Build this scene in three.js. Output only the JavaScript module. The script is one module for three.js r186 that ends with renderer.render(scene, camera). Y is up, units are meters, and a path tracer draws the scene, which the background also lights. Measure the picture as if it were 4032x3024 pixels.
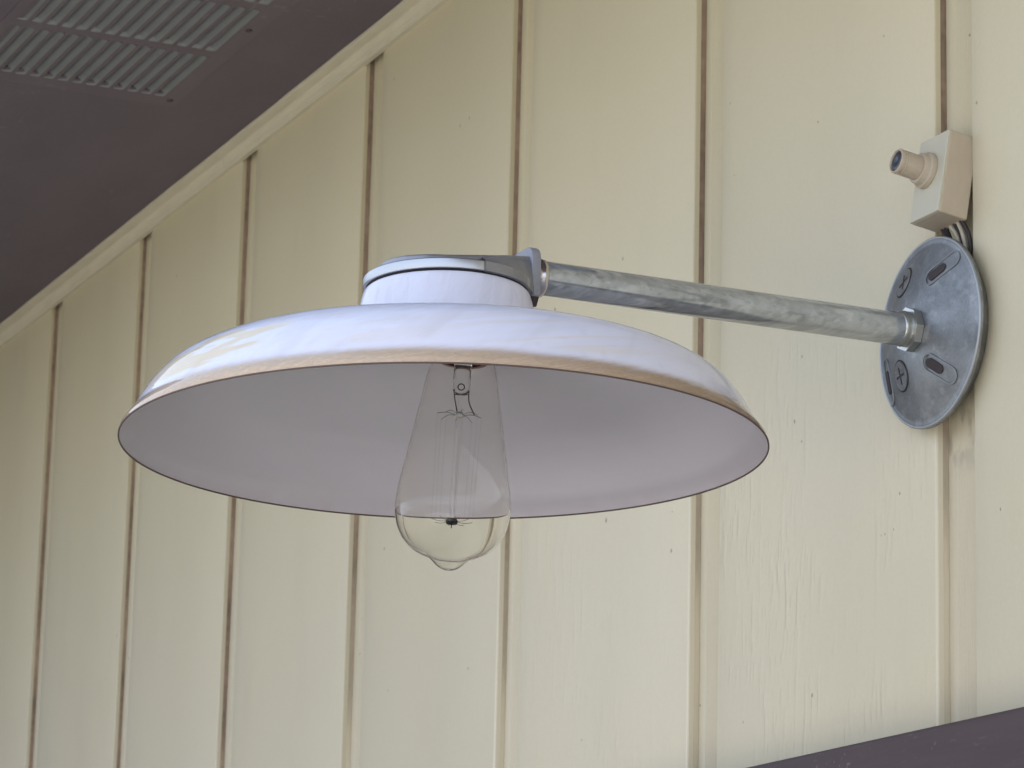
import * as THREE from 'three';
import { mergeGeometries, toCreasedNormals } from 'three/addons/utils/BufferGeometryUtils.js';
import { RoundedBoxGeometry } from 'three/addons/geometries/RoundedBoxGeometry.js';

// ------------------------------------------------------------------ camera, sky, sun, exposure
const Y0 = 2.1;                                   // height of the wall plate's centre above the ground
const scene = new THREE.Scene();
const camera = new THREE.PerspectiveCamera(12.933, 4 / 3, 0.05, 300);
camera.rotation.order = 'YXZ';
camera.position.set(1.6007, Y0 - 0.4821, 0.9728);
camera.rotation.set(THREE.MathUtils.degToRad(13.537), THREE.MathUtils.degToRad(66.186), THREE.MathUtils.degToRad(1.410));
camera.focus = 1.76;
camera.userData.fStop = 46;

const renderer = new THREE.WebGLRenderer({ antialias: true });
renderer.toneMapping = THREE.LinearToneMapping;
renderer.toneMappingExposure = 2.92;
renderer.shadowMap.enabled = true;

{ // clear hazy sky: pale near the horizon, bluer overhead; the wall lies in the house's own shade
  const W = 512, H = 256, data = new Float32Array(W * H * 4);
  for (let j = 0; j < H; j++) {
    const up = Math.sin(((j + 0.5) / H - 0.5) * Math.PI), t = Math.pow(Math.max(0, up), 0.6);
    for (let i = 0; i < W; i++) {
      const o = (j * W + i) * 4, a = (i / W) * Math.PI * 2;
      const haze = 1 + 0.05 * Math.sin(3 * a + 1.3 + 2 * t) * (1 - t) + 0.03 * Math.sin(7 * a + 9 * t);
      data[o] = (0.56 - 0.31 * t) * haze; data[o + 1] = (0.61 - 0.26 * t) * haze; data[o + 2] = (0.665 - 0.12 * t) * haze; data[o + 3] = 1;
    }
  }
  const sky = new THREE.DataTexture(data, W, H, THREE.RGBAFormat, THREE.FloatType);
  sky.mapping = THREE.EquirectangularReflectionMapping; sky.magFilter = THREE.LinearFilter; sky.needsUpdate = true;
  scene.background = sky; scene.environment = sky;
}
const sun = new THREE.DirectionalLight(new THREE.Color(1.0, 0.945, 0.85), 5);   // behind the house, so that the wall is shaded
sun.position.set(-4.5, Y0 + 10, -5.5); sun.target.position.set(0, Y0, 0);
sun.castShadow = true; sun.shadow.radius = 1; sun.shadow.mapSize.set(2048, 2048);
Object.assign(sun.shadow.camera, { left: -14, right: 14, top: 14, bottom: -14, near: 0.1, far: 40 });
scene.add(sun, sun.target);

// ------------------------------------------------------------------ helpers
const used = new Map();
const numbered = (n) => { const k = used.get(n) ?? 0; used.set(n, k + 1); return k ? `${n}_${String(k).padStart(3, '0')}` : n; };
function thing(name, label, category, pos = [0, 0, 0]) {
  const g = new THREE.Group(); g.name = numbered(name); g.position.set(...pos); g.userData = { label, category };
  scene.add(g); return g;
}
function mesh(name, geo, mat, parent, label) {
  const m = new THREE.Mesh(Array.isArray(geo) ? mergeGeometries(geo.map((q) => (q.index ? q.toNonIndexed() : q))) : geo, mat);
  m.name = name; m.castShadow = m.receiveShadow = true; if (label) m.userData.label = label;
  parent.add(m); return m;
}
let seed = 12345;
const rnd = () => { seed = (seed + 0x6d2b79f5) | 0; let t = Math.imul(seed ^ (seed >>> 15), 1 | seed); t = (t + Math.imul(t ^ (t >>> 7), 61 | t)) ^ t; return ((t ^ (t >>> 14)) >>> 0) / 4294967296; };
function hash(x, y, s) { let h = Math.imul(x, 374761393) + Math.imul(y, 668265263) + Math.imul(s, 982451653); h = Math.imul(h ^ (h >>> 13), 1274126177); return ((h ^ (h >>> 16)) >>> 0) / 4294967296; }
function vn(x, y, s = 0) {
  const ix = Math.floor(x), iy = Math.floor(y); let fx = x - ix, fy = y - iy; fx = fx * fx * (3 - 2 * fx); fy = fy * fy * (3 - 2 * fy);
  const a = hash(ix, iy, s), b = hash(ix + 1, iy, s), c = hash(ix, iy + 1, s), d = hash(ix + 1, iy + 1, s);
  return a + (b - a) * fx + (c - a) * fy + (a - b - c + d) * fx * fy;
}
const fbm = (x, y, s, n = 4) => { let v = 0, a = 0.5, t = 0; for (let i = 0; i < n; i++) { v += a * vn(x, y, s + i * 17); t += a; a *= 0.5; x *= 2.03; y *= 2.03; } return v / t; };
const clamp = (v, a = 0, b = 1) => Math.min(b, Math.max(a, v)), sm = (a, b, x) => { const t = clamp((x - a) / (b - a)); return t * t * (3 - 2 * t); };
const toS = (c) => 255 * (c <= 0.0031308 ? 12.92 * c : 1.055 * Math.pow(c, 1 / 2.4) - 0.055);
const LUT = new Uint8ClampedArray(4097); for (let i = 0; i <= 4096; i++) LUT[i] = Math.round(toS(i / 4096));
const enc = (c) => LUT[Math.round(clamp(c) * 4096)];
function colorTex(W, H, f, wrapS = THREE.RepeatWrapping, wrapT = THREE.RepeatWrapping) {   // f(u, v) -> linear rgb
  const d = new Uint8Array(W * H * 4);
  for (let j = 0; j < H; j++) for (let i = 0; i < W; i++) { const c = f((i + 0.5) / W, (j + 0.5) / H), o = (j * W + i) * 4; d[o] = enc(c[0]); d[o + 1] = enc(c[1]); d[o + 2] = enc(c[2]); d[o + 3] = 255; }
  const t = new THREE.DataTexture(d, W, H); t.colorSpace = THREE.SRGBColorSpace; t.magFilter = THREE.LinearFilter; t.wrapS = wrapS; t.wrapT = wrapT; t.needsUpdate = true; return t;
}
function dataTex(W, H, f) {                       // f(u, v) -> 0..1
  const d = new Float32Array(W * H);
  for (let j = 0; j < H; j++) for (let i = 0; i < W; i++) d[j * W + i] = f((i + 0.5) / W, (j + 0.5) / H);
  const t = new THREE.DataTexture(d, W, H, THREE.RedFormat, THREE.FloatType); t.magFilter = THREE.LinearFilter; t.wrapS = t.wrapT = THREE.RepeatWrapping; t.needsUpdate = true; return t;
}
const std = (o) => new THREE.MeshStandardMaterial(o), phys = (o) => new THREE.MeshPhysicalMaterial(o);
const lin = (r, g, b) => new THREE.Color().setRGB(r, g, b);
const T = (g, x, y, z) => g.translate(x, y, z);
function lathe(pts, n = 96) {                     // round the y axis, v along the arc length, smooth normals
  const g = new THREE.LatheGeometry(pts.map((p) => new THREE.Vector2(p[0], p[1])), n);
  const L = [0]; for (let i = 1; i < pts.length; i++) L.push(L[i - 1] + Math.hypot(pts[i][0] - pts[i - 1][0], pts[i][1] - pts[i - 1][1]));
  const uv = g.attributes.uv; for (let i = 0; i <= n; i++) for (let j = 0; j < pts.length; j++) uv.setY(i * pts.length + j, L[j] / L[L.length - 1]);
  return g;
}
function smoothPts(pts, n) { const c = new THREE.CatmullRomCurve3(pts.map((p) => new THREE.Vector3(p[0], p[1], 0)), false, 'centripetal'); return c.getPoints(n).map((p) => [Math.max(0, p.x), p.y]); }
function tube(pts, r, seg = 24, rad = 6) { return new THREE.TubeGeometry(new THREE.CatmullRomCurve3(pts.map((p) => new THREE.Vector3(...p))), seg, r, rad, false); }
function box(x0, x1, y0, y1, z0, z1) { const g = new THREE.BoxGeometry(x1 - x0, y1 - y0, z1 - z0); g.translate((x0 + x1) / 2, (y0 + y1) / 2, (z0 + z1) / 2); return g; }
const alongZ = (g) => g.rotateX(Math.PI / 2);     // lathe axis y -> z

// ------------------------------------------------------------------ ground
{
  const t = colorTex(512, 512, (u, v) => { const n = fbm(u * 40, v * 40, 3, 4), m = fbm(u * 6, v * 6, 9, 3), k = 0.150 + 0.09 * (n - 0.5) + 0.10 * (m - 0.5); return [k * 1.06, k * 1.01, k * 0.90]; });
  t.repeat.set(40, 40);
  const g = new THREE.PlaneGeometry(240, 240).rotateX(-Math.PI / 2);
  const m = mesh('ground', g, std({ map: t, roughness: 0.95 }), scene); m.userData = { label: 'pale concrete ground in front of the house wall', kind: 'structure' };
}

{ // unseen pale slab in the sun, added to bounce light onto the right boards
  const m = mesh('path', new THREE.BoxGeometry(4.4, 0.05, 6).translate(2.9, 0.021, 4.6), std({ color: lin(0.50, 0.48, 0.44), roughness: 0.9 }), scene); m.userData = { label: 'unseen pale slab added to bounce sunlight onto the house wall', kind: 'structure' };
}

// ------------------------------------------------------------------ house wall of grooved siding boards
const P = 0.3052, G0 = -0.0085, SOFFIT = 0.4562;  // board pitch, groove of the lamp, soffit height over the plate's centre
const wall = thing('house_wall', 'cream painted wall of vertical grooved siding boards behind the lamp', 'wall', [0, Y0, 0]);
const specks = [[-1.513, 0.043, 1.4], [-1.543, 0.043, 1.1], [-1.524, 0.019, 1], [-1.571, 0.004, 0.7], [-0.911, -0.059, 1], [-0.827, -0.1, 0.8], [-0.671, -0.103, 1], [-0.471, -0.178, 0.7], [-0.151, -0.187, 1.1], [-0.312, -0.173, 1],
  [-0.238, -0.193, 0.6], [-0.858, 0.409, 0.9], [-0.698, 0.329, 1], [-0.716, 0.328, 1], [-0.146, 0.168, 0.8], [-0.263, 0.214, 0.6], [0.017, 0.175, 0.8], [0.027, 0.127, 1], [0.037, 0.127, 1], [-0.066, 0.199, 0.7],
  [-1.499, 0.389, 2.2], [-1.408, 0.374, 1.1], [-0.53, 0.137, 1.6], [-0.439, -0.032, 1.6], [-0.165, 0.023, 0.9], [-0.174, -0.016, 1.2], [-0.165, -0.03, 0.8], [-0.42, 0.148, 1.1], [-0.845, 0.015, 1.2], [-0.056, -0.103, 0.6],
  [-0.066, -0.104, 0.6], [-0.07, -0.104, 0.6], [0.058, -0.111, 0.8], [-0.049, -0.083, 0.8], [-0.34, -0.069, 1.3]];
const BX = 0.31, BY = 1.22, BY0 = -0.76;          // the stretch of a board that one texture covers
const PAINT = [0.628, 0.556, 0.372];
function paintTexture(j) {
  const x0 = G0 + P * j, mine = specks.filter((s) => s[0] > x0 - 0.01 && s[0] < x0 + BX), s0 = j * 31 + 400;
  const weather = clamp((j + 4) / 4, 0, 1);
  for (let i = 0; i < 3; i++) mine.push([x0 + rnd() * BX, BY0 + rnd() * BY, 0.3 + 0.3 * rnd()]);
  return colorTex(512, 2048, (u, v) => {
    const x = u * BX, y = v * BY;
    const skyHue = sm(0.40, -0.10, y + BY0) * (0.8 + 0.4 * fbm(x * 6, y * 3, s0 + 41, 2));  // bluer lower down: hue of the light there, painted into the boards
    let k = (j >= -2 ? 1.08 : j === -3 ? 0.98 : j <= -6 ? 0.95 : 0.98) + 0.04 * (fbm(x * 9, y * 5, s0, 3) - 0.5) + 0.008 * (vn(x * 420, y * 30, s0 + 5) - 0.5) * weather + 0.035 * (vn(x * 900, y * 900, s0 + 6) - 0.5);  // nearer boards lighter, farther ones darker: light falloff put into the paint colour
    const warm = 0.022 * (fbm(x * 12, y * 9, s0 + 9, 2) - 0.5);
    const dust = 0.018 * sm(0.55, 0.8, fbm(x * 26, y * 10, s0 + 21, 3)) * (1 - 0.5 * weather);
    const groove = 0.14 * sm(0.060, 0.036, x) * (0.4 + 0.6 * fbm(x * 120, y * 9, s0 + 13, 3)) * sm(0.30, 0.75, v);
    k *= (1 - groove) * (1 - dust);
    let r = PAINT[0] * k * (1 + warm), g = PAINT[1] * k * (1 + warm * 0.3), b = PAINT[2] * k * (1 - warm) * (1 + 0.09 * skyHue);
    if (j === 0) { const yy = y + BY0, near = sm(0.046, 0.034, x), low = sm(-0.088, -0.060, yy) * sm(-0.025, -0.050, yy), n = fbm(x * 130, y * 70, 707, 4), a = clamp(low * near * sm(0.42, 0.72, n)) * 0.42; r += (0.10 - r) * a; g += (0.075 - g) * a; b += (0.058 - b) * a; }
    const rib = x < 0.0388 && x > 0.0095 ? 0.10 * sm(0.65, 0.35, v) * Math.pow(0.5 + 0.5 * Math.cos((x - 0.0098 - 0.00055) / 0.0022 * 2 * Math.PI), 2) * (0.5 + 0.8 * fbm(x * 400, y * 30, s0 + 17, 2)) : 0; r *= 1 - rib * 0.9; g *= 1 - rib; b *= 1 - rib * 1.15;
    const litEdge = sm(0.3032, 0.3040, x) * sm(0.68, 0.50, v) * (j >= -3 ? 0.75 : 0.2); r += (0.80 - r) * litEdge; g += (0.72 - g) * litEdge; b += (0.56 - b) * litEdge;  // lower edges paler: the light they catch, painted into the board colour
    const lip = sm(0.0392, 0.0386, x) * sm(0.62, 0.45, v) * (0.4 + 0.6 * weather); b *= 1 + 0.04 * lip;
    for (const q of mine) {
      const dx = (x + x0 - q[0]) * 1150 / q[2], dy = (y + BY0 - q[1]) * 1150 / q[2] / 1.15; 
      if (dx * dx + dy * dy > 9) continue;
      const d = Math.hypot(dx + 0.5 * (vn(x * 1300, y * 1300, 77) - 0.5), dy + 0.5 * (vn(x * 1300, y * 1300, 78) - 0.5)), a = 0.62 * sm(1.4, 0.6, d);
      r += (0.085 - r) * a; g += (0.062 - g) * a; b += (0.045 - b) * a;
    }
    return [r, g, b];
  });
}
function paintBump(j) {
  const s0 = j * 37 + 900, rough = ({ '-1': 1.5, '-2': 0.75, '-3': 0.4, 0: 0.35 })[j] ?? 0.12;
  return dataTex(512, 1024, (u, v) => {
    const x = u * BX, y = v * BY, yy = y + BY0;
    const win = rough * sm(0.14, -0.12, yy + 0.12 * (fbm(x * 12, y * 7, s0 + 4, 2) - 0.5)), patch = sm(0.26, 0.62, fbm(x * 18, y * 13, s0 + 1, 3)), wob = 0.5 * vn(x * 40, y * 60, s0);
    const ridge = sm(0.66, 0.92, vn(x * 400 + wob, y * 52, s0 + 2)) + 0.7 * sm(0.66, 0.92, vn(x * 640 + wob, y * 95, s0 + 3)), drip = sm(0.86, 0.97, vn(x * 130, y * 11, s0 + 8));
    const crack = sm(0.035, 0.0, Math.abs(fbm(x * 30, y * 34, s0 + 15, 3) - 0.5)) * sm(0.55, 0.7, fbm(x * 9, y * 9, s0 + 16, 2));
    return clamp(0.30 + 0.22 * (fbm(x * 20, y * 13, s0 + 6, 3) - 0.5) + 0.17 * win * patch * ridge + 0.16 * win * drip - 0.10 * win * crack + 0.030 * (vn(x * 600, y * 480, s0 + 7) - 0.5));
  });
}
const boardShape = (() => {                       // cross-section (x, z), left edge at the neighbour's edge
  const p = [[0.0003, -0.0125], [0.0003, -0.0080], [0.0040, -0.0079]];
  const ribs = 13; for (let i = 0; i < ribs; i++) for (const [f, d] of [[0.0, 0], [0.30, 0.0007], [0.70, 0.0007]]) p.push([0.0098 + (i + f) * 0.0022, -0.0078 - d]);
  p.push([0.0388, -0.0078], [0.0394, -0.0012], [0.0405, -0.0002], [0.0420, 0.0000]);
  p.push([0.12, 0.0003], [0.2, -0.0001], [P - 0.0016, 0.0000], [P - 0.0005, -0.0003], [P, -0.0011], [P, -0.0043], [P - 0.0012, -0.0045], [P - 0.0012, -0.0125]);
  return p;
})();
function boardGeometry(y0, y1) {
  const pos = [], uv = [], n = boardShape.length, v = (y) => (y - BY0) / BY;
  const quad = (a, b) => { const A = [a[0], y0, a[1]], B = [b[0], y0, b[1]], C = [b[0], y1, b[1]], D = [a[0], y1, a[1]];
    for (const q of [A, B, C, A, C, D]) { pos.push(...q); uv.push(q[0] / BX, v(q[1])); } };
  for (let i = 0; i < n; i++) quad(boardShape[i], boardShape[(i + 1) % n]);
  const cap = THREE.ShapeUtils.triangulateShape(boardShape.map((p) => new THREE.Vector2(p[0], p[1])), []);
  for (const [y, flip] of [[y0, false], [y1, true]]) for (const f of cap) for (const i of flip ? f : [f[0], f[2], f[1]]) { pos.push(boardShape[i][0], y, boardShape[i][1]); uv.push(boardShape[i][0] / BX, v(y)); }
  const g = new THREE.BufferGeometry(); g.setAttribute('position', new THREE.Float32BufferAttribute(pos, 3)); g.setAttribute('uv', new THREE.Float32BufferAttribute(uv, 2));
  g.computeVertexNormals(); return toCreasedNormals(g, 0.35);
}
const boardGeo = boardGeometry(-Y0 + 0.12, SOFFIT + 0.05);
const bareTex = (right) => colorTex(64, 2048, (u, v) => {   // unpainted, dirty edge of the joint; lower down on the nearer boards paint reaches over it
  const y = v * 3 - 2.0, n = fbm(u * 3, v * 60, 55, 4), m = fbm(0.3, v * 27, 58, 3), f = vn(u * 6, v * 700, 60);
  const low = right ? sm(0.06, -0.20, y + 0.16 * (m - 0.5)) : 0.35 * sm(-0.05, -0.35, y), p = clamp(1.0 * low + 0.5 * sm(0.62, 0.8, n) * sm(0.5, 0.7, m));
  const k = 0.95 + 0.8 * (n - 0.5) + 0.3 * (f - 0.5), c = [0.33 * k, 0.235 * k, 0.170 * k]; return c.map((q, i) => q + ([0.70, 0.62, 0.46][i] * (0.9 + 0.2 * n) - q) * p);
});
const BROWN0 = lin(0.085, 0.066, 0.066);
const bareMats = [false, true].map((r) => std({ map: bareTex(r), roughness: 0.9 }));
const bumpOf = new Map(), mats = new Map();
const boardMat = (j) => {
  const k = clamp(j, -7, 0);
  if (!mats.has(k)) {
    const bk = Math.max(k, -4); if (!bumpOf.has(bk)) bumpOf.set(bk, paintBump(bk));
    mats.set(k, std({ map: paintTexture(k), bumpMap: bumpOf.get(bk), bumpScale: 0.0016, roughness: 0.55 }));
  }
  return mats.get(k);
};
for (let j = -15; j <= 3; j++) {
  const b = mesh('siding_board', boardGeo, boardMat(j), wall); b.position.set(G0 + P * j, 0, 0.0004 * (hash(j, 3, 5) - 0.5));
  const e = box(P - 0.0010, P - 0.0001, -Y0 + 0.12, SOFFIT + 0.05, -0.0122, -0.0044);
  const uv = e.attributes.uv, ps = e.attributes.position; for (let i = 0; i < uv.count; i++) uv.setXY(i, ps.getZ(i) * 60, (ps.getY(i) + 2.0 + 0.013 * (j % 3)) / 3);
  mesh('bare_wood_edge', e, bareMats[j >= -4 ? 1 : 0], b);
}
mesh('sheathing', box(G0 - 15 * P, G0 + 4 * P, -Y0 + 0.02, SOFFIT + 0.25, -0.14, -0.0135), std({ color: lin(0.12, 0.085, 0.06), roughness: 0.95 }), wall, 'bare brown sheathing seen through the joints');
mesh('added_shade_wall', box(-2.60, -2.52, -Y0, SOFFIT + 0.1, -0.1, 1.7), std({ color: BROWN0, roughness: 0.7 }), wall, 'unseen dark brown wall added to shade the far end of the siding');  // unseen wall, added to keep light off the far boards
mesh('house_body', [box(G0 - 30 * P, G0 - 15 * P, -Y0, SOFFIT + 0.25, -0.14, -0.003), box(G0 - 30 * P, G0 + 4 * P, -Y0, SOFFIT + 0.25, -5, -0.141)], std({ color: lin(0.55, 0.49, 0.35), roughness: 0.8 }), wall);
mesh('foundation_strip', box(G0 - 15 * P, G0 + 4 * P, -Y0 - 0.1, -Y0 + 0.12, -0.012, -0.002), std({ color: lin(0.3, 0.29, 0.27), roughness: 0.9 }), wall);

// ------------------------------------------------------------------ eave
const BROWN = lin(0.140, 0.113, 0.136);
const brownTex = colorTex(1024, 1024, (u, v) => { const n = fbm(u * 9, v * 30, 71, 4), f = vn(u * 300, v * 900, 73), w = sm(0.78, 0.9, vn(u * 130, v * 260, 75)) * sm(0.6, 0.75, fbm(u * 14, v * 14, 79, 2)); const k = 1 + 0.22 * (n - 0.5) + 0.08 * (f - 0.5) + 0.25 * w; return [BROWN.r * k, BROWN.g * k, BROWN.b * k]; });
const soffitMat = std({ map: brownTex, roughness: 0.62 });
function uvMetres(g, s = 1) { const p = g.attributes.position, n = g.attributes.normal, uv = g.attributes.uv; for (let i = 0; i < p.count; i++) { const ax = Math.abs(n.getX(i)), ay = Math.abs(n.getY(i)); uv.setXY(i, (ax > 0.7 ? p.getZ(i) : p.getX(i)) * s, (ay > 0.7 ? p.getZ(i) : p.getY(i)) * s); } return g; }
const VX0 = -1.1402, VX1 = -0.7330, VZ0 = 0.100, VZ1 = 0.2885;  // opening for the vent
const XL = G0 - 15 * P, XR = G0 + 4 * P, OVER = 0.47;
const eave = thing('roof_eave', 'dark brown boxed roof eave over the cream wall', 'eave', [0, Y0, 0]);
mesh('soffit_panel', [box(XL, VX0 + 0.02, SOFFIT, SOFFIT + 0.012, -0.02, OVER), box(VX1 - 0.02, XR, SOFFIT, SOFFIT + 0.012, -0.02, OVER), box(VX0 + 0.02, VX1 - 0.02, SOFFIT, SOFFIT + 0.012, -0.02, VZ0 + 0.005), box(VX0 + 0.02, VX1 - 0.02, SOFFIT, SOFFIT + 0.012, VZ1 - 0.01, OVER)].map((g) => uvMetres(g)), soffitMat, eave);
mesh('fascia_board', uvMetres(box(XL, XR, SOFFIT - 0.012, SOFFIT + 0.20, OVER, OVER + 0.02)), soffitMat, eave);
mesh('roof_deck', (() => { const s = new THREE.Shape(); s.moveTo(-OVER - 0.05, 0.19); s.lineTo(-OVER - 0.05, 0.215); s.lineTo(2.4, 1.42); s.lineTo(5.2, 0.2); s.lineTo(5.2, 0.17); s.lineTo(2.4, 1.39); s.closePath(); const g = new THREE.ExtrudeGeometry(s, { depth: XR - XL + 4.4, bevelEnabled: false }); g.rotateY(Math.PI / 2); g.translate(XL - 4.4, SOFFIT, 0); return g; })(), std({ color: lin(0.07, 0.065, 0.06), roughness: 0.95 }), eave);

// cove moulding in the corner of wall and soffit
const cove = thing('cove_moulding', 'cream cove moulding running between the wall top and the brown soffit', 'moulding', [0, Y0 + SOFFIT, 0]);
{
  const s = new THREE.Shape(), t = 0.0165, h = 0.0162; s.moveTo(0, -0.0004); s.lineTo(t, -0.0004); s.lineTo(t, -0.0030);
  const a = [[t - 0.0006, -0.0034], [t - 0.0014, -0.0038], [0.0100, -0.0040], [0.0080, -0.0044], [0.0066, -0.0056], [0.0060, -0.0074], [0.0052, -h + 0.0040], [0.0042, -h + 0.0028]];
  for (const [x, y] of a) s.lineTo(x, y);
  s.lineTo(0.0052, -h + 0.0022); s.lineTo(0.0054, -h + 0.0010); s.lineTo(0.0046, -h + 0.0002); s.lineTo(0.0036, -h); s.lineTo(0, -h); s.closePath();
  const make = (x0, x1) => { const g = new THREE.ExtrudeGeometry(s, { depth: x1 - x0, bevelEnabled: false, steps: 60 }); g.rotateY(-Math.PI / 2); g.scale(-1, 1, 1);
    const id = g.index; const p = g.attributes.position; for (let i = 0; i < p.count; i += 3) { for (const at of [g.attributes.position, g.attributes.uv]) { const n = at.itemSize; for (let k = 0; k < n; k++) { const q = at.array[(i + 1) * n + k]; at.array[(i + 1) * n + k] = at.array[(i + 2) * n + k]; at.array[(i + 2) * n + k] = q; } } }
    g.translate(x0, 0, 0);
    for (let i = 0; i < p.count; i++) { const x = p.getX(i), w = 0.0006 * (fbm(x * 16, 1, 33, 3) - 0.5); if (p.getZ(i) > 0.001) { p.setZ(i, p.getZ(i) + w * 1.2); p.setY(i, Math.min(-0.0003, p.getY(i) + 0.7 * w)); } }
    g.computeVertexNormals(); return toCreasedNormals(g, 0.5); };
  const coveTex = colorTex(256, 256, (u, v) => { const k = 1.0 + 0.12 * (fbm(u * 5, v * 30, 91, 3) - 0.5); return [0.66 * k, 0.60 * k, 0.44 * k]; });
  const m = std({ map: coveTex, roughness: 0.5 });
  const cuts = [XL, -3.1, -1.2665, XR];
  for (let i = 0; i < 3; i++) mesh('moulding_length', make(cuts[i] + 0.0004, cuts[i + 1] - 0.0004), m, cove);
}

// ------------------------------------------------------------------ louvred soffit vent
const vent = thing('soffit_vent', 'grey louvred metal vent let into the dark brown soffit', 'vent', [0, Y0 + SOFFIT, 0]);
{
  const ventTex = colorTex(256, 256, (u, v) => { const k = 1 + 0.3 * (fbm(u * 9, v * 9, 101, 4) - 0.5); return [0.250 * k, 0.262 * k, 0.260 * k]; });
  const ventMat = std({ map: ventTex, roughness: 0.5, metalness: 0.2 });
  const rows = [[-1.1275, -1.0070], [-0.9915, -0.8775], [-0.8620, -0.7457]], zs = []; for (let k = 0; k < 14; k++) zs.push(0.1105 + 0.01262 * k);
  const slotW = 0.0092, s = new THREE.Shape(); s.moveTo(VX0 - 0.012, VZ0 - 0.006); s.lineTo(VX1 + 0.012, VZ0 - 0.006); s.lineTo(VX1 + 0.012, VZ1 + 0.004); s.lineTo(VX0 - 0.012, VZ1 + 0.004); s.closePath();
  for (const [a, b] of rows) for (const z of zs) { const h = new THREE.Path(), q = 0.0018, w = slotW; h.moveTo(a + q, z); h.lineTo(b - q, z); h.quadraticCurveTo(b, z, b, z + q); h.lineTo(b, z + w - q); h.quadraticCurveTo(b, z + w, b - q, z + w); h.lineTo(a + q, z + w); h.quadraticCurveTo(a, z + w, a, z + w - q); h.lineTo(a, z + q); h.quadraticCurveTo(a, z, a + q, z); s.holes.push(h); }
  const fl = new THREE.ExtrudeGeometry(s, { depth: 0.0009, bevelEnabled: false, curveSegments: 3 }); fl.rotateX(Math.PI / 2);   // shape y -> +z, depth -> -y
  mesh('flange', fl, std({ map: brownTex, roughness: 0.55 }), vent, 'brown painted vent flange');
  const strip = (a, b) => {                        // a leaf pressed up out of the sheet, hinged on the side near the wall, with its two end gussets
    const L = b - a, n = 5, pos = [], W = slotW, prof = []; for (let i = 0; i <= n; i++) { const t = i / n; prof.push([t * W * 0.98, -0.0006 + 0.0052 * Math.pow(t, 1.5)]); }
    const tri = (...q) => q.forEach((p) => pos.push(...p));
    for (let i = 0; i < n; i++) { const [z0, y0] = prof[i], [z1, y1] = prof[i + 1], t = 0.0007;
      for (const [o, f] of [[0, 0], [t, 1]]) { const A = [0.0034, y0 + o, z0], B = [L - 0.0030, y0 + o, z0], C = [L - 0.0035, y1 + o, z1], D = [0.0034, y1 + o, z1]; f ? tri(A, C, B, A, D, C) : tri(A, B, C, A, C, D); }
      { const A = [0.0036, y0, z0], B = [0.0036, y1, z1], C = [0.0002, -0.0009, z1], D = [0.0002, -0.0009, z0]; tri(A, B, C, A, C, D); } }
    { const [z1, y1] = prof[n], A = [0, y1, z1], B = [L, y1, z1], C = [L, y1 + 0.0007, z1], D = [0, y1 + 0.0007, z1]; tri(A, B, C, A, C, D); }
    const g = new THREE.BufferGeometry(); g.setAttribute('position', new THREE.Float32BufferAttribute(pos, 3)); const uv = []; for (let i = 0; i < pos.length; i += 3) uv.push(pos[i] * 4, pos[i + 2] * 4 + pos[i + 1] * 9); g.setAttribute('uv', new THREE.Float32BufferAttribute(uv, 2)); g.computeVertexNormals(); return g; };
  for (const [a, b] of rows) { const g = strip(a, b); for (const z of zs) { const m = mesh('louvre', g, ventMat, vent); m.position.set(a, 0, z); m.rotation.x = 0.04 * (rnd() - 0.5); } }
  for (const [x, z] of [[-1.1346, 0.1025], [-0.9269, 0.1035], [-0.745, 0.1025]]) mesh('screw', new THREE.CylinderGeometry(0.0030, 0.0026, 0.0012, 14).translate(x, -0.0015, z), std({ color: lin(0.05, 0.042, 0.042), roughness: 0.6 }), vent);
  mesh('dark_backing', [box(VX0, VX1, 0.14, 0.142, VZ0, VZ1)], std({ color: lin(0.03, 0.028, 0.027), roughness: 1 }), vent, 'dark sheet standing for the unlit space behind the louvres');  // near-black sheet gives the darkness of the unlit space above the vent
}

// ------------------------------------------------------------------ dark trim board under the lamp
const board = thing('trim_board', 'dark brown trim board across the wall below the lamp', 'trim', [0, Y0, 0]);
{
  const g = new RoundedBoxGeometry(3.2, 0.19, 0.036, 3, 0.003); const p = g.attributes.position;
  g.translate(0.15, -0.3255, 0.0185); uvMetres(g);
  const t = colorTex(2048, 512, (u, v) => { const n = fbm(u * 30, v * 60, 111, 4), st = vn(u * 60, v * 400, 113), dots = sm(0.90, 0.96, vn(u * 700, v * 350, 117)) * sm(0.5, 0.7, fbm(u * 40, v * 20, 119, 2)), scr = sm(0.86, 0.95, vn(u * 160 + v * 90, v * 700, 121)) * sm(0.5, 0.7, fbm(u * 24, v * 12, 123, 2)); const k = 1 + 0.22 * (n - 0.5) + 0.14 * (st - 0.5) + 2.2 * dots + 0.5 * scr; return [0.072 * k, 0.048 * k, 0.052 * k]; });
  t.repeat.set(0.5, 2);
  mesh('board_face', g, std({ map: t, roughness: 0.6 }), board);
}

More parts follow.
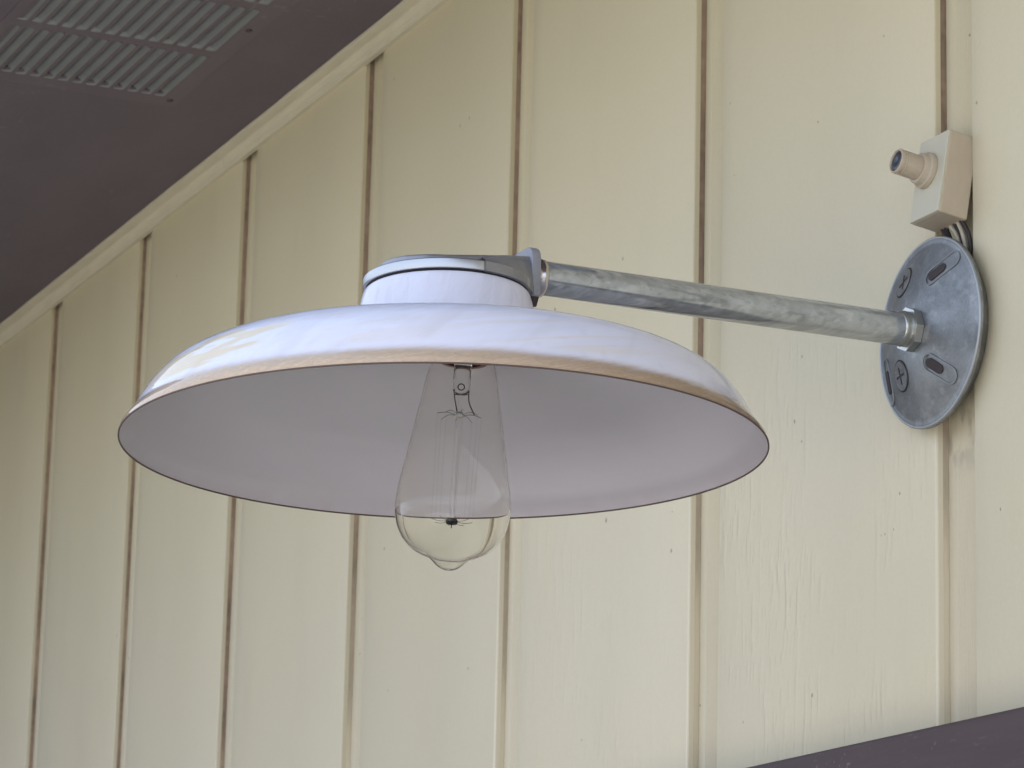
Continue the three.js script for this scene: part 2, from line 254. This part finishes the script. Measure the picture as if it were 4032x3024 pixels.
// ------------------------------------------------------------------ barn light
const RIM = -0.0999, ZC = 0.3050;                 // rim plane under the arm, lamp axis before the wall
const lamp = thing('barn_light', 'white enamelled barn light with galvanized arm on the cream wall', 'lamp', [0, Y0, 0]);
const head = { position: new THREE.Vector3(0, RIM, ZC - 0.0006), tilt: 0.026 };
const seat = (m) => { m.position.copy(head.position); m.rotation.z = head.tilt; return m; };
const outer = smoothPts([[0.1701, 0.0004], [0.1692, 0.0030], [0.1668, 0.0062], [0.1644, 0.0090], [0.1628, 0.0118], [0.1610, 0.0154], [0.1582, 0.0203], [0.1545, 0.0256], [0.1490, 0.0316], [0.1445, 0.0350], [0.1390, 0.0382], [0.1330, 0.0406], [0.1260, 0.0427], [0.1080, 0.0474], [0.0850, 0.0534], [0.0640, 0.0584], [0.0545, 0.0609], [0.0494, 0.0636], [0.0474, 0.0672], [0.0466, 0.0725], [0.0456, 0.0785], [0.0442, 0.0830], [0.0428, 0.0846]], 110);
const inner = smoothPts([[0.0150, 0.0555], [0.0420, 0.0565], [0.0640, 0.0560], [0.0850, 0.0512], [0.1080, 0.0452], [0.1260, 0.0405], [0.1330, 0.0384], [0.1385, 0.0360], [0.1435, 0.0328], [0.1480, 0.0294], [0.1532, 0.0238], [0.1568, 0.0186], [0.1596, 0.0138], [0.1614, 0.0104], [0.1632, 0.0080], [0.1660, 0.0052], [0.1684, 0.0022], [0.1694, 0.0004]], 80);
const enamelTex = colorTex(1024, 512, (u, v) => {  // u round the axis, v from rim to neck (arc about 0.19 m)
  const a = u * Math.PI * 2, X = Math.sin(a), Z = Math.cos(a), s = v * 0.19;
  const n = fbm(X * 7 + 9, Z * 7 + v * 20 + 9, 131, 4), f = fbm(X * 60 + 99, Z * 60 + v * 160, 135, 3), fine = vn(u * 900, v * 420, 139);
  let c = [0.765, 0.745, 0.835], k = 1 + 0.07 * (n - 0.5) + 0.05 * (f - 0.5); c = c.map((q) => q * k);
  const right = sm(0.13, 0.40, u) * sm(0.95, 0.7, u);  // the side towards the wall is browner
  const edge = 0.0105 + 0.003 * (n - 0.5) + 0.002 * (f - 0.5), band = sm(edge + 0.0055, edge - 0.0035, s) * (0.82 + 0.4 * f);
  const rust = [0.640 - 0.30 * right, 0.475 - 0.25 * right, 0.335 - 0.195 * right].map((q) => q * (0.92 + 0.3 * (f - 0.5) + 0.18 * (fine - 0.5)));
  const du = (c0) => { const d = Math.abs(((u - c0 + 1.5) % 1) - 0.5); return d; };
  const yel = sm(0.40, 0.62, fbm(X * 6 + 3, Z * 6 + v * 30, 151, 3)) * (Math.exp(-Math.pow(du(0.055) / 0.075, 2)) + 0.35 * Math.exp(-Math.pow(du(0.245) / 0.05, 2))) * sm(0.014, 0.020, s) * sm(0.055, 0.034, s) * 1.25;
  const streak = fbm(u * 150, v * 5, 155, 3), grime = sm(0.5, 0.75, fbm(X * 11 + 50, Z * 11 + v * 9, 157, 4)) * 0.06 + 0.05 * (streak - 0.5) * sm(0.1, 0.4, v) * sm(0.8, 0.72, v), rub = sm(0.70, 0.85, vn(u * 260, v * 60, 158)) * sm(0.5, 0.7, fbm(X * 9 + 70, Z * 9 + v * 20, 159, 2)) * 0.04;
  c = c.map((q, i) => (q + ([0.74, 0.62, 0.46][i] - q) * clamp(yel)) * (1 - grime * [0.9, 1, 1.15][i] - rub));
  c = c.map((q, i) => q + (rust[i] - q) * clamp(band));
  return c;
}, THREE.RepeatWrapping, THREE.ClampToEdgeWrapping);
const enamelBump = dataTex(512, 256, (u, v) => { const a = u * Math.PI * 2; return 0.5 + 0.5 * (fbm(Math.sin(a) * 20 + 40, Math.cos(a) * 20 + v * 60, 171, 3) - 0.5); });
seat(mesh('shade', lathe(outer, 192), phys({ specularIntensity: 0.3, map: enamelTex, bumpMap: enamelBump, bumpScale: 0.0002, roughness: 1, roughnessMap: dataTex(512, 256, (u, v) => { const a = u * Math.PI * 2; return 0.74 + 0.25 * fbm(Math.sin(a) * 9 + 20, Math.cos(a) * 9 + v * 24, 177, 4); }) }), lamp));
const innerTex = colorTex(512, 256, (u, v) => { const a = u * Math.PI * 2, k = 1 + 0.03 * (fbm(Math.sin(a) * 5 + 9, Math.cos(a) * 5 + v * 8, 181, 4) - 0.5), d = sm(0.90, 1.0, v) * 0.10 * fbm(Math.sin(a) * 16 + 30, Math.cos(a) * 16, 183, 3); return [0.575 * k * (1 - 0.6 * d), 0.545 * k * (1 - d), 0.600 * k * (1 - d)]; });
seat(mesh('inner_reflector', lathe(inner, 192), std({ map: innerTex, roughness: 0.50 }), lamp, 'smooth white enamel inside of the shade'));
seat(mesh('rim_edge', new THREE.TorusGeometry(0.1697, 0.00045, 8, 192).rotateX(Math.PI / 2), std({ color: lin(0.13, 0.085, 0.075), roughness: 0.7 }), lamp, 'thin dark rusty rim edge'));
seat(mesh('lamp_holder', lathe([[0, 0.0510], [0.0150, 0.0510], [0.0157, 0.0517], [0.0157, 0.060], [0, 0.060]], 48), std({ color: lin(0.16, 0.055, 0.040), roughness: 0.5 }), lamp, 'dark red lamp holder'));
seat(mesh('gasket', lathe([[0.0405, 0.0842], [0.0432, 0.0842], [0.0432, 0.0856], [0.0405, 0.0856]], 96), std({ color: lin(0.022, 0.017, 0.02), roughness: 0.8 }), lamp, 'dark rubber gasket line'));
const castTex = colorTex(512, 512, (u, v) => { const n = fbm(u * 10, v * 10, 191, 4), f = vn(u * 160, v * 160, 193), k = 1 + 0.18 * (n - 0.5) + 0.10 * (f - 0.5); return [0.34 * k, 0.335 * k, 0.36 * k]; });
const castMat = std({ map: castTex, metalness: 0.75, roughness: 0.50 }), ringMat = std({ color: lin(0.55, 0.55, 0.57), metalness: 0.9, roughness: 0.36 });
seat(mesh('retaining_ring', lathe([[0.0405, 0.0856], [0.0442, 0.0854], [0.0447, 0.0859], [0.0447, 0.0902], [0.0440, 0.0910], [0.0340, 0.0914], [0.02, 0.0914], [0, 0.0914]], 96), ringMat, lamp, 'bright machined ring at the neck'));
{ // cast housing: round cap that tapers into the arm flange (shape in x, -z; height y)
  const hull = (R, w, zEnd, bev) => { const s = new THREE.Shape(), d = ZC - zEnd, al = Math.acos((R - w) / d), n = 28; // circle at the origin, segment at distance d towards +y of the shape
    const pts = []; for (let i = 0; i <= n; i++) { const a = Math.PI / 2 - al - (i / n) * (2 * Math.PI - 2 * al); pts.push([R * Math.cos(a), R * Math.sin(a)]); }
    pts.unshift([w, d]); pts.push([-w, d]); s.setFromPoints(pts.map((p) => new THREE.Vector2(p[0], p[1]))); return s; };
  const ext = (s, h, bev) => { const g = new THREE.ExtrudeGeometry(s, { depth: h - bev, bevelEnabled: true, bevelThickness: bev, bevelSize: bev, bevelOffset: -bev, bevelSegments: 4, curveSegments: 32 }); g.rotateX(-Math.PI / 2); return g; };
  const lift = (g, f) => { const p = g.attributes.position; for (let i = 0; i < p.count; i++) if (p.getY(i) > 0.002) p.setY(i, f(p.getZ(i), p.getY(i))); g.computeVertexNormals(); return toCreasedNormals(g, 0.6); };
  const H = (z) => { const k = [[0.0450, 0.0052], [0, 0.0090], [-0.026, 0.0138], [-0.0460, 0.0166]]; for (let i = 0; i < 3; i++) if (z >= k[i + 1][0]) { const t = clamp((k[i][0] - z) / (k[i][0] - k[i + 1][0])); return k[i][1] + t * (k[i + 1][1] - k[i][1]); } return 0.0166; };
  const side = (z) => z > -0.0 ? 0.0215 : 0.0215 - 0.0069 * Math.pow(clamp(-z / 0.0445), 1.2);
  const outline = () => { const s = new THREE.Shape(), q = []; for (let i = 0; i <= 16; i++) { const f = (i / 16) * Math.PI / 2; q.push([0.0215 * Math.pow(Math.sin(f), 0.8), -0.010 - 0.0275 * Math.cos(f)]); } for (let i = 1; i <= 10; i++) { const y = 0.0445 * i / 10; q.push([side(-y), y]); } s.setFromPoints([...q, ...[...q].reverse().map((p) => [-p[0], p[1]]).slice(0, -1)].map((p) => new THREE.Vector2(...p))); return s; };
  const top = lift(ext(outline(), 0.0052, 0.0014), (z, y) => y * H(z) / 0.0052);
  top.translate(0, -RIM - 0.0090, 0);
  const low = (() => { // web that runs from the ring up to the bar on both sides
    const rows = []; for (let i = 0; i <= 16; i++) { const a = (3 + i * 39 / 16) * Math.PI / 180, x = 0.0453 * Math.cos(a), z = -0.0453 * Math.sin(a), f = sm(0, 3, i); rows.push([x, z, f]); } for (let i = 1; i <= 4; i++) rows.push([0.0337 + (0.0152 - 0.0337) * i / 4, -0.0303 + (-0.0445 + 0.0303) * i / 4, 1]);
    const pos = [], P3 = rows.map(([x, z, f]) => { const zt = z * 0.75 - 0.010, xt = side(zt), yt = -0.0090 + H(zt) - 0.0012; return [[x - 0.004, -0.0150, z], [x, -0.0146, z], [x, -0.0096, z], [x - 0.0006, -0.0090, z], [x + (xt - x) * 0.55 * f, -0.0090 + (yt + 0.0090) * 0.62 * f, z + (zt - z) * 0.55 * f], [xt - 0.001, yt, zt]]; });
    for (let i = 0; i < P3.length - 1; i++) for (let k = 0; k < 5; k++) { const A = P3[i][k], B = P3[i + 1][k], C = P3[i + 1][k + 1], D = P3[i][k + 1]; for (const m of [1, -1]) for (const t of m > 0 ? [A, B, C, A, C, D] : [A, C, B, A, D, C]) pos.push(t[0] * m, t[1] - RIM, t[2]); }
    const g = new THREE.BufferGeometry(); g.setAttribute('position', new THREE.Float32BufferAttribute(pos, 3)); g.setAttribute('uv', new THREE.Float32BufferAttribute(new Float32Array(pos.length / 3 * 2), 2)); g.computeVertexNormals(); return toCreasedNormals(g, 0.6); })();
  const cap = mesh('cast_housing', [top, low].map((g) => { const q = new THREE.BufferGeometry(); q.setAttribute('position', g.attributes.position); q.setAttribute('normal', g.attributes.normal); q.setAttribute('uv', g.attributes.uv); const p = g.attributes.position, uv = q.attributes.uv; for (let i = 0; i < p.count; i++) uv.setXY(i, (p.getX(i) + p.getY(i)) * 9, (p.getZ(i) + 0.3 * p.getY(i)) * 9); return q; }), castMat, lamp, 'dull grey cast metal cap over the shade');
  seat(cap);
  const s = new THREE.Shape(), w = 0.0150, y0 = -0.0152, y1 = 0.0132, r = 0.0090, q = 0.002; s.moveTo(-w + q, y0); s.lineTo(w - q, y0); s.quadraticCurveTo(w, y0, w, y0 + q); s.lineTo(w, y1 - r); s.quadraticCurveTo(w, y1, w - r, y1); s.lineTo(-w + r, y1); s.quadraticCurveTo(-w, y1, -w, y1 - r); s.lineTo(-w, y0 + q); s.quadraticCurveTo(-w, y0, -w + q, y0);
  const fl = new THREE.ExtrudeGeometry(s, { depth: 0.0036, bevelEnabled: true, bevelThickness: 0.0010, bevelSize: 0.0010, bevelOffset: -0.0010, bevelSegments: 3, curveSegments: 8 }); fl.translate(0, 0, 0.2584);
  { const p = fl.attributes.position, uv = fl.attributes.uv; for (let i = 0; i < p.count; i++) uv.setXY(i, p.getX(i) * 9, p.getY(i) * 9 + p.getZ(i) * 5); }
  mesh('arm_flange', toCreasedNormals(fl, 0.5), std({ map: castTex, metalness: 0.35, roughness: 0.6 }), lamp, 'rough grey flange between cap and arm');
  mesh('set_screw', new THREE.CylinderGeometry(0.0036, 0.0024, 0.0050, 14).translate(0.0105, -0.0172, 0.2604), std({ color: lin(0.05, 0.035, 0.035), metalness: 0.4, roughness: 0.6 }), lamp, 'dark set screw under the flange');
}
{ // arm: collar, galvanized tube, lock nut
  mesh('collar', [alongZ(lathe([[0.0085, 0], [0.0104, 0.0006], [0.0106, 0.0030], [0.0098, 0.0036], [0.0098, 0.0060], [0.0104, 0.0070], [0.0104, 0.0088], [0.0085, 0.0090]], 48)).translate(0, -0.0008, 0.2500)], std({ color: lin(0.58, 0.55, 0.55), metalness: 1, roughness: 0.22 }), lamp, 'bright threaded collar');
  const zinc = colorTex(1024, 512, (u, v) => { const a = u * Math.PI * 2, X = Math.cos(a), Z = Math.sin(a), n = fbm(X * 1.6 + 9, Z * 1.6 + v * 24, 201, 4), m = fbm(X * 4 + 30, Z * 4 + v * 84, 205, 4), p = fbm(X * 3 + 70, Z * 3 + v * 40, 207, 3);
    const k = 0.46 + 0.16 * (n - 0.5) + 0.16 * (m - 0.5), w = sm(0.56, 0.72, p) * 0.08, d = sm(0.60, 0.75, fbm(X * 3.4 + 11, Z * 3.4 + v * 46, 209, 3)) * 0.09; return [(k + w - d) * 0.94, (k + w - d) * 0.985, (k + w - d) * 1.01]; });
  const zincRough = dataTex(512, 256, (u, v) => { const a = u * Math.PI * 2, X = Math.cos(a), Z = Math.sin(a); return 0.42 + 0.30 * fbm(X * 4 + 9, Z * 4 + v * 30, 211, 4); });
  const c = new THREE.CylinderGeometry(0.0094, 0.0094, 0.2317, 64, 1, false).rotateX(Math.PI / 2).translate(0, -0.0004, 0.1358);
  mesh('arm_tube', c, std({ map: zinc, metalness: 0.5, roughness: 1, roughnessMap: zincRough }), lamp, 'mottled galvanized steel arm tube');
  const nut = new THREE.CylinderGeometry(0.0128, 0.0128, 0.0046, 8, 1).rotateX(Math.PI / 2).translate(0, 0, 0.0226);
  mesh('lock_nut', [toCreasedNormals(nut, 0.3), alongZ(lathe([[0.0090, -0.003], [0.0103, -0.0028], [0.0098, -0.0012], [0.0103, 0], [0.0098, 0.0012], [0.0103, 0.0024], [0.0090, 0.0030]], 40)).translate(0, 0, 0.0272)], std({ color: lin(0.55, 0.55, 0.52), metalness: 0.9, roughness: 0.3 }), lamp, 'zinc lock nut where the arm meets the plate');
}
{ // domed wall plate
  const prof = [[0.0480, 0.0004], [0.0515, 0.0050], [0.0548, 0.0072], [0.0550, 0.0084], [0.0544, 0.0096], [0.0532, 0.0101], [0.0520, 0.0100], [0.0500, 0.0104], [0.0420, 0.0131], [0.0330, 0.0161], [0.0240, 0.0184], [0.0170, 0.0196], [0.0120, 0.0201], [0, 0.0201]];
  const domeZ = (r) => { for (let i = 6; i < prof.length - 1; i++) if (r <= prof[i][0] && r >= prof[i + 1][0]) { const t = (r - prof[i + 1][0]) / (prof[i][0] - prof[i + 1][0]); return prof[i + 1][1] + t * (prof[i][1] - prof[i + 1][1]); } return 0.0101; };
  const pt = colorTex(512, 512, (u, v) => { const a = u * Math.PI * 2, X = Math.cos(a), Z = Math.sin(a), n = fbm(X * (1 - v) * 5 + 9, Z * (1 - v) * 5 + 9, 221, 4), f = vn(X * (1 - v) * 80 + 99, Z * (1 - v) * 80 + 99, 225), w = sm(0.55, 0.75, fbm(X * (1 - v) * 14 + 60, Z * (1 - v) * 14 + 60, 227, 4)), k = 1 + 0.75 * (n - 0.5) + 0.20 * (f - 0.5) + 0.22 * w; return [0.235 * k, 0.241 * k, 0.246 * k]; });
  const plateMat = std({ map: pt, metalness: 0.62, roughness: 0.40 });
  const g = alongZ(lathe([...prof].reverse().map((p) => [p[0], p[1]]).reverse(), 96));
  mesh('wall_plate', g, plateMat, lamp, 'blue grey domed cast metal wall plate');
  mesh('plate_rim', new THREE.TorusGeometry(0.0541, 0.0009, 8, 96).translate(0, 0, 0.0093), std({ color: lin(0.40, 0.41, 0.42), metalness: 0.6, roughness: 0.4 }), lamp, 'brighter raised edge of the wall plate');
  const on = (m, x, y, turn = 0) => { const r = Math.hypot(x, y), e = 0.002, sl = (domeZ(r - e) - domeZ(r + e)) / (2 * e), a = Math.atan2(y, x); m.position.set(x, y, domeZ(r)); const nrm = new THREE.Vector3(Math.cos(a) * sl, Math.sin(a) * sl, 1).normalize(); m.quaternion.setFromUnitVectors(new THREE.Vector3(0, 0, 1), nrm); m.rotateZ(turn); return m; };
  const dark = std({ color: lin(0.050, 0.038, 0.040), roughness: 0.8 }), pale = std({ color: lin(0.27, 0.28, 0.29), metalness: 0.5, roughness: 0.42 });
  const stadium = (L, w) => { const s = new THREE.Shape(); s.absarc(L / 2, 0, w, -Math.PI / 2, Math.PI / 2); s.absarc(-L / 2, 0, w, Math.PI / 2, Math.PI * 1.5); return s; };
  const slotGeo = new THREE.ExtrudeGeometry(stadium(0.0080, 0.0029), { depth: 0.0006, bevelEnabled: false, curveSegments: 10 });
  const lipShape = stadium(0.0175, 0.0052); lipShape.holes.push(stadium(0.0175, 0.0047)); const lipGeo = new THREE.ExtrudeGeometry(lipShape, { depth: 0.0002, bevelEnabled: true, bevelSize: 0.0002, bevelThickness: 0.0003, bevelSegments: 2, curveSegments: 12 });
  for (const [x, y, t] of [[0.0225, 0.0318, 0.45], [0.0215, -0.0265, -0.62], [-0.0405, -0.0210, 1.66]]) { const l = on(mesh('slot_lip', lipGeo, pale, lamp), x, y, t); mesh('slot', slotGeo, dark, l).position.x = x > 0 ? -0.0042 : 0; }
  for (const [x, y, t] of [[-0.0190, 0.0330, 0.35], [-0.0180, -0.0225, 0.08]]) {
    const k = on(mesh('knockout_plug', new THREE.CylinderGeometry(0.0084, 0.0086, 0.0010, 32).rotateX(Math.PI / 2), plateMat, lamp), x, y, t);
    mesh('plug_groove', new THREE.TorusGeometry(0.0090, 0.00030, 6, 40), dark, k);
    mesh('cross_slot', [box(-0.0052, 0.0052, -0.0006, 0.0006, 0.0004, 0.0008), box(-0.0006, 0.0006, -0.0050, -0.0007, 0.0004, 0.0008), box(-0.0006, 0.0006, 0.0007, 0.0050, 0.0004, 0.0008)], dark, k);
  }
}

// ------------------------------------------------------------------ glass bulb
const bulb = thing('light_bulb', 'clear glass vintage filament bulb hanging in the white shade', 'bulb', [0.0012, Y0 - 0.1648, ZC - 0.0045]);
bulb.rotation.set(-0.0556, 0, 0.0232);            // leans a little; origin at the tip, y up along the axis
{
  const prof = smoothPts([[0, 0], [0.0030, 0.0004], [0.0062, 0.0020], [0.0088, 0.0044], [0.0112, 0.0066], [0.0150, 0.0082], [0.0200, 0.0108], [0.0246, 0.0152], [0.0280, 0.0210], [0.0298, 0.0275], [0.0303, 0.0340], [0.0297, 0.0420], [0.0282, 0.0510], [0.0262, 0.0620], [0.0243, 0.0730], [0.0222, 0.0850], [0.0201, 0.0970], [0.0183, 0.1070], [0.0168, 0.1125], [0.0145, 0.1160], [0.0126, 0.1180]], 90);
  const w = 0.00065, inn = prof.map((p, i) => { const a = prof[Math.max(0, i - 1)], b = prof[Math.min(prof.length - 1, i + 1)], l = Math.hypot(b[0] - a[0], b[1] - a[1]) || 1; const nx = -(b[1] - a[1]) / l, ny = (b[0] - a[0]) / l; return i === 0 ? [0, w] : [Math.max(0, p[0] + nx * w), p[1] + ny * w]; });
  const glass = phys({ color: 0xffffff, transmission: 1, thickness: 0.0007, ior: 1.27, roughness: 0.0, attenuationColor: lin(0.82, 0.77, 0.64), attenuationDistance: 0.006 });
  const glassSolid = phys({ color: 0xffffff, transmission: 1, thickness: 0.003, ior: 1.5, roughness: 0.02 });
  mesh('glass_envelope', lathe([...prof, ...[...inn].reverse()], 96), glass, bulb);
  const wire = std({ color: lin(0.035, 0.030, 0.028), metalness: 0.6, roughness: 0.5 }), fil = std({ color: lin(0.26, 0.24, 0.23), metalness: 0.6, roughness: 0.45 });
  mesh('screw_base', lathe([[0.0100, 0.1128], [0.0132, 0.1130], [0.0136, 0.1140], [0.0136, 0.1170], [0.0128, 0.1182], [0.0136, 0.1200], [0.0128, 0.1220], [0.0134, 0.1235], [0.012, 0.125], [0, 0.125]], 48), std({ color: lin(0.22, 0.075, 0.050), metalness: 0.5, roughness: 0.45 }), bulb, 'brown metal screw base');
  mesh('glass_stem', [lathe([[0, 0.0945], [0.0022, 0.0948], [0.0042, 0.0965], [0.0046, 0.0985], [0.0046, 0.111], [0.0056, 0.1125], [0, 0.1125]], 32).scale(1, 1, 0.45).rotateY(1.175), lathe([[0, 0.0270], [0.0010, 0.0272], [0.0011, 0.05], [0.0011, 0.0950], [0, 0.0950]], 20)], glassSolid, bulb);
  const hub = (y, s) => lathe([[0, y - 0.0016], [0.0020 * s, y - 0.0014], [0.0024 * s, y], [0.0018 * s, y + 0.0014], [0, y + 0.0016]], 20);
  mesh('stem_bead', hub(0.0838, 1), std({ color: lin(0.55, 0.56, 0.55), roughness: 0.3 }), bulb, 'upper bead of the filament support');
  mesh('stem_foot', [hub(0.0262, 1.4), tube([[0, 0.0262, 0], [0, 0.0226, 0]], 0.0003, 3, 5)], wire, bulb, 'dark lower bead of the filament support');
  mesh('lead_wire', tube([[-0.0036, 0.0975, 0.002], [-0.0034, 0.0945, 0.002], [-0.0022, 0.0890, 0.001], [-0.0012, 0.0848, 0.001]].map(([x, y, z]) => [x * 0.385, y, -x * 0.923]), 0.00030, 16, 6), wire, bulb);
  mesh('lead_wire', tube([[0.0042, 0.0975, 0], [0.0042, 0.0945, 0], [0.0048, 0.0905, 0], [0.0078, 0.0845, 0]].map(([x, y]) => [x * 0.385, y, -x * 0.923]), 0.00032, 16, 6), wire, bulb);
  mesh('press_bar', [tube([[-0.0038 * 0.385, 0.0948, 0.0038 * 0.923], [-0.0010 * 0.385, 0.0950, 0.0010 * 0.923]], 0.00028, 4, 5), tube([[0.0012 * 0.385, 0.0952, -0.0012 * 0.923], [0.0044 * 0.385, 0.0954, -0.0044 * 0.923]], 0.00028, 4, 5)], wire, bulb);
  mesh('lead_clip', new THREE.TorusGeometry(0.0017, 0.0003, 6, 20).rotateY(1.17).translate(0.0022, 0.0985, 0.001), wire, bulb);
  const N = 8, up = [], dn = [], threads = [];
  for (let i = 0; i < N; i++) { const a = (i + 0.3) / N * Math.PI * 2, R1 = 0.0118, R2 = 0.0108, c = Math.cos(a), s = Math.sin(a); up.push(tube([[c * 0.002, 0.0838, s * 0.002], [c * 0.007, 0.0846, s * 0.007], [c * R1, 0.0836 - 0.001 * (i % 2), s * R1]], 0.00013, 8, 4)); dn.push(tube([[c * 0.002, 0.0262, s * 0.002], [c * 0.007, 0.0258, s * 0.007], [c * R2, 0.0266, s * R2]], 0.00013, 8, 4)); }
  for (let i = 0; i < N; i++) { const a = (i + 0.3) / N * Math.PI * 2; threads.push(tube([[Math.cos(a) * 0.0118, 0.0836, Math.sin(a) * 0.0118], [Math.cos(a) * 0.0113, 0.055, Math.sin(a) * 0.0113], [Math.cos(a) * 0.0108, 0.0266, Math.sin(a) * 0.0108]], 0.00003, 10, 4)); }
  mesh('support_wires', up, wire, bulb, 'spread of fine upper support wires'); mesh('support_wires', dn, wire, bulb, 'spread of fine lower support wires');
  mesh('filament', threads, fil, bulb, 'unlit filament threads strung down the bulb');
}

// ------------------------------------------------------------------ photocell
const cell = thing('light_sensor', 'small tan photocell box with a dark eye above the grey wall plate', 'sensor', [0.0155, Y0 + 0.0590, 0.0030]);
cell.rotation.x = -0.155;
{
  const t = colorTex(256, 256, (u, v) => { const k = 1 + 0.10 * (fbm(u * 6, v * 6, 231, 4) - 0.5) + 0.05 * (vn(u * 130, v * 130, 233) - 0.5); return [0.530 * k, 0.440 * k, 0.330 * k]; });
  const tan = std({ map: t, roughness: 0.5 }), face = std({ color: lin(0.58, 0.54, 0.42), roughness: 0.5 });
  mesh('box', new RoundedBoxGeometry(0.0315, 0.0500, 0.0185, 3, 0.0012).translate(0, 0.0250, 0.00925), tan, cell);
  mesh('face_plate', new RoundedBoxGeometry(0.0309, 0.0494, 0.0016, 2, 0.0006).translate(0, 0.0250, 0.0187), face, cell, 'paler front face of the box');
  const eyeY = 0.0285, eyeX = -0.0020;
  mesh('collar', alongZ(lathe([[0, 0.0192], [0.0104, 0.0192], [0.0106, 0.0200], [0.0106, 0.0222], [0.0100, 0.0230], [0.0092, 0.0234], [0.0090, 0.0262], [0.0084, 0.0268], [0, 0.0268]], 48)).translate(eyeX, eyeY, 0), tan, cell, 'stepped tan collar of the eye');
  const bar = []; bar.push([0, 0.0266], [0.0072, 0.0266]); for (let i = 0; i < 12; i++) bar.push([0.0073, 0.0272 + i * 0.00078], [0.00705, 0.0272 + i * 0.00078 + 0.0004]);
  bar.push([0.0073, 0.0370], [0.0069, 0.0373], [0.0069, 0.0382], [0.0073, 0.0385], [0.0073, 0.0402], [0.0069, 0.0408], [0.0063, 0.0408], [0.0061, 0.0402], [0.0060, 0.0385], [0, 0.0385]);
  mesh('eye_barrel', toCreasedNormals(alongZ(lathe(bar, 48)), 0.5).translate(eyeX, eyeY, 0), tan, cell, 'ribbed tan barrel');
  mesh('lens', alongZ(lathe([[0.0060, 0.0390], [0.0058, 0.0400], [0.0040, 0.0404], [0.0022, 0.0404], [0.0018, 0.0400], [0, 0.0399]], 32)).translate(eyeX, eyeY, 0), phys({ color: lin(0.050, 0.056, 0.064), roughness: 0.28 }), cell, 'dark blue grey lens');
}
// loose wires between the photocell and the plate
{
  const cab = thing('sensor_wires', 'thin dark and white wires running from photocell down behind plate', 'wires', [0, Y0, 0]);
  const dk = std({ color: lin(0.03, 0.022, 0.024), roughness: 0.6 }), wh = std({ color: lin(0.55, 0.50, 0.40), roughness: 0.6 });
  for (const [x, m, b] of [[0.0065, dk, 0.002], [0.0105, dk, -0.001], [0.0150, wh, 0.0015], [0.0195, dk, 0.001], [0.0235, wh, -0.001], [0.0268, dk, 0.001]]) mesh('wire', tube([[x, 0.0605, 0.005], [x + b, 0.054, 0.001], [x + b, 0.046, -0.001], [x - b, 0.034, -0.001]], 0.00125, 20, 8), m, cab);
}

scene.traverse((o) => { if (o.isMesh) { o.castShadow = true; o.receiveShadow = true; } });
renderer.render(scene, camera);
